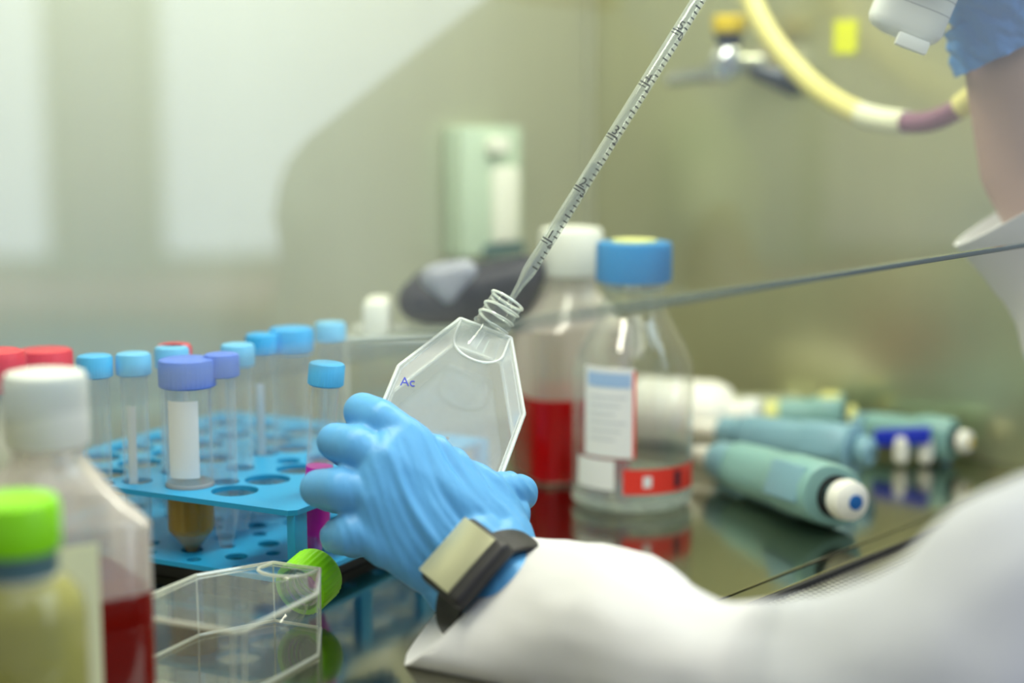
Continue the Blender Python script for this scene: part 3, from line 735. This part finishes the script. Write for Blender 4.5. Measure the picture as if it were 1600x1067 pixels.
micropipette(up(F(1165, 690), .024), up(F(1330, 700), .026), 'pale green pipette with yellow button lying behind the others', 'teal', 'pale_yellow', 'yellow', 1.0, hook=False, roll=0, btn='pale_yellow')
micropipette(up(F(1290, 694), .022), up(F(1505, 728), .020), 'rear teal pipette with white button and yellow dot near side panel', 'teal', 'teal_blue', 'yellow', .85, hook=True, roll=math.radians(180))
t = thing('blue_holder', F(1410, 715), 'dark blue bar with two white knobs among the pipettes', 'pipette holder')
a0 = P(1366, 684, F(1366, 715).y-.02); a1 = P(1454, 680, F(1454, 722).y-.02)
b = nb(); d_ = (a1-a0); box(b, (a0+a1)/2, (d_.length, .012, .013), frame(d_.normalized(), V((0, 0, 1)).cross(d_.normalized()), V((0, 0, 1))), bev=.002); obj('bar', b, 'blue_plastic', t, world=True)
for px, py in ((1408, 706), (1446, 708)):
    cc = P(px, py, (a0.y+a1.y)/2-.003); b = nb(); hull(b, [(cc, .0062), (V((cc.x, cc.y, cc.z+.008)), .0058), (V((cc.x, cc.y, .0075)), .006)]); obj('knob', b, 'white_cap', t, world=True)
# white bottle lying behind
c1 = up(F(1010, 690), .0285); c2 = up(F(1145, 702), .0285)
t = thing('white_bottle', V((c1.x, c1.y, 0)), 'opaque white plastic bottle lying on its side behind the glass bottle', 'bottle')
b = nb(); dd = (c2-c1).normalized(); tube(b, [c1-dd*.01, c1-dd*.006, c2-dd*.016, c2-dd*.006, c2, c2+dd*.014], [.024, .0280, .0280, .024, .014, .0135], 36); obj('body', b, 'white_cap', t, world=True)
b = nb(); tube(b, [c2+dd*.008, c2+dd*.009, c2+dd*.022, c2+dd*.023], [.0150, .0165, .0165, .015], 36); obj('cap', b, 'white_plastic', t, world=True)
c1 = F(1160, 685); c2 = F(1250, 684)
b = nb(); dd = (c2-c1).normalized(); box(b, (c1+c2)/2 + V((0, .02, .016)), ((c2-c1).length*1.2, .03, .032), frame(dd, V((0, 0, 1)).cross(dd), V((0, 0, 1))), bev=.003); tag(obj('beige_carton', b, 'beige'), 'small beige carton between white bottle and the rear pipettes', 'carton')

# ================================================================ the person
LW = P(745, 885, .905)      # left wrist
def HL(px, py, y): return P(px, py, y)
per = thing('person', V((.70, .80, -.9)), 'person in white lab coat and blue gloves reaching into the cabinet with both arms', 'person')
# shoulders
TC = V((.66, .80, .24)); SL = TC - UF*.185 - V((0, 0, .03)); SR = TC + UF*.185 - V((0, 0, .03))
RWr = H2(1578, 110, .01)      # right wrist
RE = V((.47, .93, .09))      # right elbow
LE = P(1180, 1045, .72)
b = nb()
hull(b, [(TC + V((0, 0, .02)), .09), (SL, .055), (SR, .055), (TC - V((0, 0, .35)), .12)])
hull(b, [(TC - V((0, 0, .30)), .12), (TC - V((0, 0, .52)), .13)])
hull(b, [(TC + V((0, 0, .08)), .055), (TC + V((0, 0, .17)) + NI*.02, .050)])
hd = TC + V((0, 0, .27)) + NI*.035
hull(b, [(hd, .078), (hd + V((0, 0, .035)) - NI*.012, .083), (hd - V((0, 0, .075)) + NI*.035, .042)])
hull(b, [(hd + NI*.085 - V((0, 0, .005)), .010), (hd + NI*.096 - V((0, 0, .025)), .012)])
for s_ in (-1, 1): hull(b, [(hd + UF*s_*.078, .014), (hd + UF*s_*.080 - V((0, 0, .02)), .010)])
FWd = (H2(1610, 260, .015))
chain(b, [(SR, .04), (RE, .030), (H2(1700, 420, .0), .034), (FWd, .034), (H2(1590, 180, .012), .0305), (H2(1578, 110, .01), .030)])
chain(b, [(SL, .04), (V((.33, .64, .11)), .025), (P(1400, 1060, .655), .02), (P(1140, 1062, .735), .019), (P(960, 990, .82), .022), (P(775, 905, .895), .019)])
b = melt(b, .004, 8)
body = obj('body', b, 'skin', per, world=True, smooth=60)
b = nb()
hull(b, [(hd + V((0, 0, .045)) - NI*.02, .088), (hd - NI*.03 + V((0, 0, .0)), .084), (hd - V((0, 0, .06)) - NI*.05, .05)]); b = melt(b, .006, 3)
obj('hair', b, 'hair', per, world=True)
for s_ in (-1, 1):
    b = nb(); lathe(b, [(.012*math.sin(a)+.0001, .012*math.cos(a)) for a in [PI*i/10 for i in range(11)]], 16, c=hd + NI*.068 + UF*s_*.030 + V((0, 0, .012))); obj('eye', b, 'white_cap', per, world=True)
b = nb(); hull(b, [(TC - V((0, 0, .50)), .135), (TC - V((0, 0, .62)) + NI*.1, .12)])
for s_ in (-1, 1): chain(b, [(TC - V((0, 0, .60)) + UF*s_*.09, .09), (TC - V((0, 0, .64)) + UF*s_*.11 + NI*.18, .07), (TC - V((0, 0, 1.13)) + UF*s_*.11 + NI*.16, .05)])
b = melt(b, .01, 4)
obj('trousers', b, 'trousers', per, world=True)
b = nb()
for s_ in (-1, 1): hull(b, [(V((0, 0, -.86)) + (TC + UF*s_*.11 + NI*.13).xy.to_3d(), .038), (V((0, 0, -.865)) + (TC + UF*s_*.11 + NI*.26).xy.to_3d(), .032)])
obj('shoes', b, 'dark', per, world=True)

# lab coat: torso and two sleeves
def ring3(c, A, B, n=48, wob=.0, seed=0): return ell(c, A, B, n, wob, seed)
coat = nb()
bt2 = nb(); hull(bt2, [(TC + V((0, 0, .045)), .095), (SL, .072), (SR, .072), (TC - V((0, 0, .45)), .15)]); hull(bt2, [(TC - V((0, 0, .3)), .15), (TC - V((0, 0, .75)), .17)]); merge(coat, bt2)
def sleeve(rings, k=7, seed=0, wr=.05):
    """rings: centre, A half-axis, B half-axis"""
    cs = smoothpts([r_[0] for r_ in rings], k); As = smoothpts([r_[1] for r_ in rings], k); Bs = smoothpts([r_[2] for r_ in rings], k)
    out = []
    for i, (c, A, B) in enumerate(zip(cs, As, Bs)):
        rr = []
        for j in range(56):
            a = 2*PI*j/56; amp = wr*min(1, i/6)
            f_ = 1 + amp*(noise.noise(V((math.cos(a)*1.3+seed, math.sin(a)*1.3, i*.22))) + .5*noise.noise(V((math.cos(a)*3, math.sin(a)*3+seed, i*.6))))
            rr.append(c + (A*math.cos(a) + B*math.sin(a))*f_)
        out.append(rr)
    # cuff: turned-in hem
    inner = [c_ for c_ in [[rings[0][0] + (p - rings[0][0])*.94 for p in out[0]], [rings[1][0]*.15 + rings[0][0]*.85 + (p - rings[0][0])*.90 for p in out[0]]]]
    loft(coat, [inner[1], inner[0]] + out, True, True)
c1 = P(815, 838, .905); c2 = P(630, 1034, .868); cc = (c1+c2)/2; A = (c1-c2)/2
fdir = (P(1000, 985, .80)-cc).normalized(); Bv = V((.0, .0335, 0))
Z = V((0, 0, 1))
def perp(d): d = d.normalized(); s_ = d.cross(Z).normalized(); return s_.cross(d).normalized(), s_
def rg(c, d, ra, rb): u_, s_ = perp(d); sg = 1 if u_.dot(A) > 0 else -1; sb = 1 if s_.dot(Bv) > 0 else -1; return (c, u_*sg*ra, s_*sb*rb)
e1 = P(960, 990, .82); e2 = P(1130, 1062, .74); e3 = P(1390, 1062, .66); e4 = P(1640, 985, .635)
sleeve([(cc, A, Bv), rg(e1, e2-cc, .0405, .040), rg(e2, V((1, -.35, 0)), .034, .042), rg(e3, V((1, -.1, .15)), .0395, .052), rg(e4, V((1, 0, .2)), .060, .06), rg(V((.36, .645, .13)), V((1, .1, .5)), .068, .062), rg(SL, V((1, .6, .6)), .072, .07)], 8, 3.1, .10)
c1 = H2(1492, 384, .012); c2 = H2(1712, 250, .012); cc2 = (c1+c2)/2; A = (c2-c1)/2; fd = V((.6, -.1, -.8)); Bv = A.cross(fd).normalized()*.045
def rg2(c, d, ra, rb):
    d = d.normalized(); a_ = (A - d*A.dot(d)).normalized(); b_ = a_.cross(d); b_ = b_ if b_.dot(Bv) > 0 else -b_; return (c, a_*ra, b_*rb)
f1 = H2(1672, 425, .02); f2 = H2(1775, 590, -.03)
sleeve([(cc2, A, Bv), rg2(f1, fd, .047, .044), rg2(f2, fd, .050, .046), rg2(V((.49, .925, .075)), V((.9, -.2, .2)), .055, .055), rg2(SR, V((.6, .1, .8)), .07, .07)], 8, 9.7, .06)
obj('lab_coat', coat, 'coat', per, world=True, smooth=60)

# left glove -----------------------------------------------------------
g = nb()
MI, MM, MR, MP = HL(628, 682, .925), HL(600, 722, .912), HL(588, 778, .905), HL(592, 838, .902)
Wa, Wb = HL(705, 888, .905), HL(782, 842, .918)
TM = HL(757, 770, .930)
hull(g, [(MI, .0120), (MM, .0145), (Wb, .019), (TM, .0130)])
hull(g, [(MM, .0145), (MR, .0145), (MP, .0135), (Wa, .020), (Wb, .019)])
hull(g, [(MI, .0120), (MM, .0145), (Wa, .020), (Wb, .019)])
hull(g, [(TM, .0130), (Wb, .018), (HL(775, 800, .930), .0150)])
# fingers: knuckle, middle joint, end joint, tip (curling behind the flask)
chain(g, [(MI, .0118), (HL(592, 655, .928), .0118), (HL(566, 643, .938), .0109), (HL(585, 655, .962), .0095), (HL(625, 700, .975), .0088)])
chain(g, [(MM, .0120), (HL(555, 698, .915), .0122), (HL(524, 690, .925), .0106), (HL(540, 705, .952), .0096), (HL(600, 745, .968), .0088)])
chain(g, [(MR, .0120), (HL(532, 764, .905), .0122), (HL(498, 763, .918), .0107), (HL(520, 775, .945), .0096), (HL(590, 800, .958), .0088)])
chain(g, [(MP, .0115), (HL(550, 832, .900), .0120), (HL(527, 836, .914), .0097), (HL(545, 845, .938), .0088), (HL(600, 850, .948), .0080)])
# thumb
chain(g, [(HL(775, 812, .928), .0155), (TM, .0132), (HL(790, 768, .940), .0120), (HL(811, 770, .950), .0112), (HL(800, 780, .965), .0100)])
hull(g, [(HL(775, 805, .930), .0150), (HL(808, 800, .935), .0080), (HL(790, 840, .920), .012)])
# wrist and cuff
chain(g, [(HL(742, 868, .910), .0275), (HL(765, 905, .898), .0270), (HL(820, 945, .872), .0275)])
hull(g, [(Wa, .020), (HL(705, 925, .898), .014), (Wb, .019), (HL(805, 850, .912), .012), (HL(770, 900, .895), .025)])
g = melt(g, .0013, 7)
# stretch wrinkles running from the wrist towards the knuckles
wr_ax = ((MI+MR)/2 - (Wa+Wb)/2).normalized(); wr_lat = (Wb-Wa).normalized()
orig = (Wa+Wb)/2
g.normal_update()
Lh = ((MI+MR)/2 - orig).length
for v in g.verts:
    d_ = v.co - orig; al = d_.dot(wr_ax)/Lh; la = d_.dot(wr_lat)
    env = max(0, min(1, (al+.15)/.3))*max(0, min(1, (1.25-al)/.4))
    nz_ = noise.noise(V((la*240 + 1.2*math.sin(al*3), al*1.3, 2.0)))
    nz2 = noise.noise(V((la*110 + math.sin(al*2), al*2.0, 7.0)))
    v.co += v.normal*(env*(.0016*nz_ + .0018*nz2))
obj('left_glove', g, 'glove', per, world=True, smooth=80)

# watch
face_c = HL(722, 874, .866)
fx = (HL(734, 814, .872) - HL(662, 896, .862)).normalized(); fy = V((.0101, -.024, -.0108)); fy = (fy - fx*fy.dot(fx)).normalized(); fz = fx.cross(fy)
if fz.y > 0: fz = -fz; 
Rw = frame(fx, fz.cross(fx), fz)
if Rw.col[1].dot(fy) < 0: Rw = frame(-fx, fz.cross(-fx), fz)
fy = Rw.col[1].copy()
Wc = face_c - fz*.034
wt = thing('wristwatch', Wc, None, None); wt.parent = per; wt.location = Wc - per.location
def wobj(name, bm, mat, label=None):
    for v in bm.verts: v.co -= Wc
    o_ = obj(name, bm, mat, None, label=label); o_.parent = wt; return o_
n_ = 56; rings = []
for (dw, rr) in ((-.011, .0), (-.011, .0022), (.011, .0022), (.011, .0)):
    rings.append([Wc + fy*(dw+.004) + fx*math.cos(2*PI*i/n_)*(.0330+rr) + fz*math.sin(2*PI*i/n_)*(.0285+rr) for i in range(n_)])
b = nb(); loft(b, rings, False, False); wobj('strap', b, 'black_rubber')
b = nb(); box(b, face_c + fy*.003 - fz*.002, (.042, .037, .010), Rw, bev=.004, seg=3); wobj('watch_case', b, 'black_rubber')
b = nb(); box(b, face_c + fz*.0032 - fy*.0020, (.037, .029, .0014), Rw, bev=.0006); wobj('watch_screen', b, 'watch_glass', 'shiny screen with beige reflection painted in')

# right glove ----------------------------------------------------------
g = nb()
W1 = H2(1578, 30, .0)
hull(g, [(W1, .024), (H(1528, 2, .045), .023), (H(1585, -40, .040), .026), (H(1530, -95, -.005), .018), (H(1580, -140, .0), .020), (H(1522, -25, .030), .012)])
k_ = [(-55, 1), (-105, .98), (-155, .96), (-200, .85)]
for i, (dy, s_) in enumerate(k_):
    chain(g, [(H(1540, dy-10, -.012), .0125*s_), (H(1490+8*i, dy-12, -.034), .0112*s_), (H(1430+12*i, dy-5, -.040), .0105*s_), (H(1388+14*i, dy, -.018), .0098*s_), (H(1395+14*i, dy+3, .010), .0088*s_)])
chain(g, [(H(1560, -120, .015), .018), (H(1520, -190, .030), .0145), (H(1470, -235, .028), .0125), (H(1425, -250, .015), .0108)])
g = melt(g, .002, 6)
def crinkle(bm, amp=.0022):
    bm.normal_update()
    for v in bm.verts:
        q = v.co; t_ = q.x*.86 - q.z*.5; u_ = q.x*.5 + q.z*.86
        v.co += v.normal*amp*(abs(noise.noise(V((t_*40, u_*120, q.y*40))))*2 - .4 + .5*noise.noise(V((t_*90, u_*220, 3))))
crinkle(g)
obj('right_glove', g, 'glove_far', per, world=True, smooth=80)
b = nb(); rr0 = []
A0 = (H2(1476, 52, -.01), H2(1650, -60, .0)); A1 = (H2(1499, 119, .0), H2(1660, 42, .01))
for k in range(9):
    f_ = k/8; l = A0[0].lerp(A1[0], f_); r_ = A0[1].lerp(A1[1], f_); c_ = (l+r_)/2; a_ = (r_-l)/2
    rr0.append([c_ + (a_*math.cos(2*PI*j/64) + V((0, -1, .1))*.036*math.sin(2*PI*j/64))*(1 + .035*f_*math.sin(j*.9+1) + .02*noise.noise(V((j*.5, f_*3, 0)))) for j in range(64)])
loft(b, rr0, False, False)
for _ in range(2): bmesh.ops.subdivide_edges(b, edges=b.edges[:], cuts=1, use_grid_fill=True)
crinkle(b, .0026)
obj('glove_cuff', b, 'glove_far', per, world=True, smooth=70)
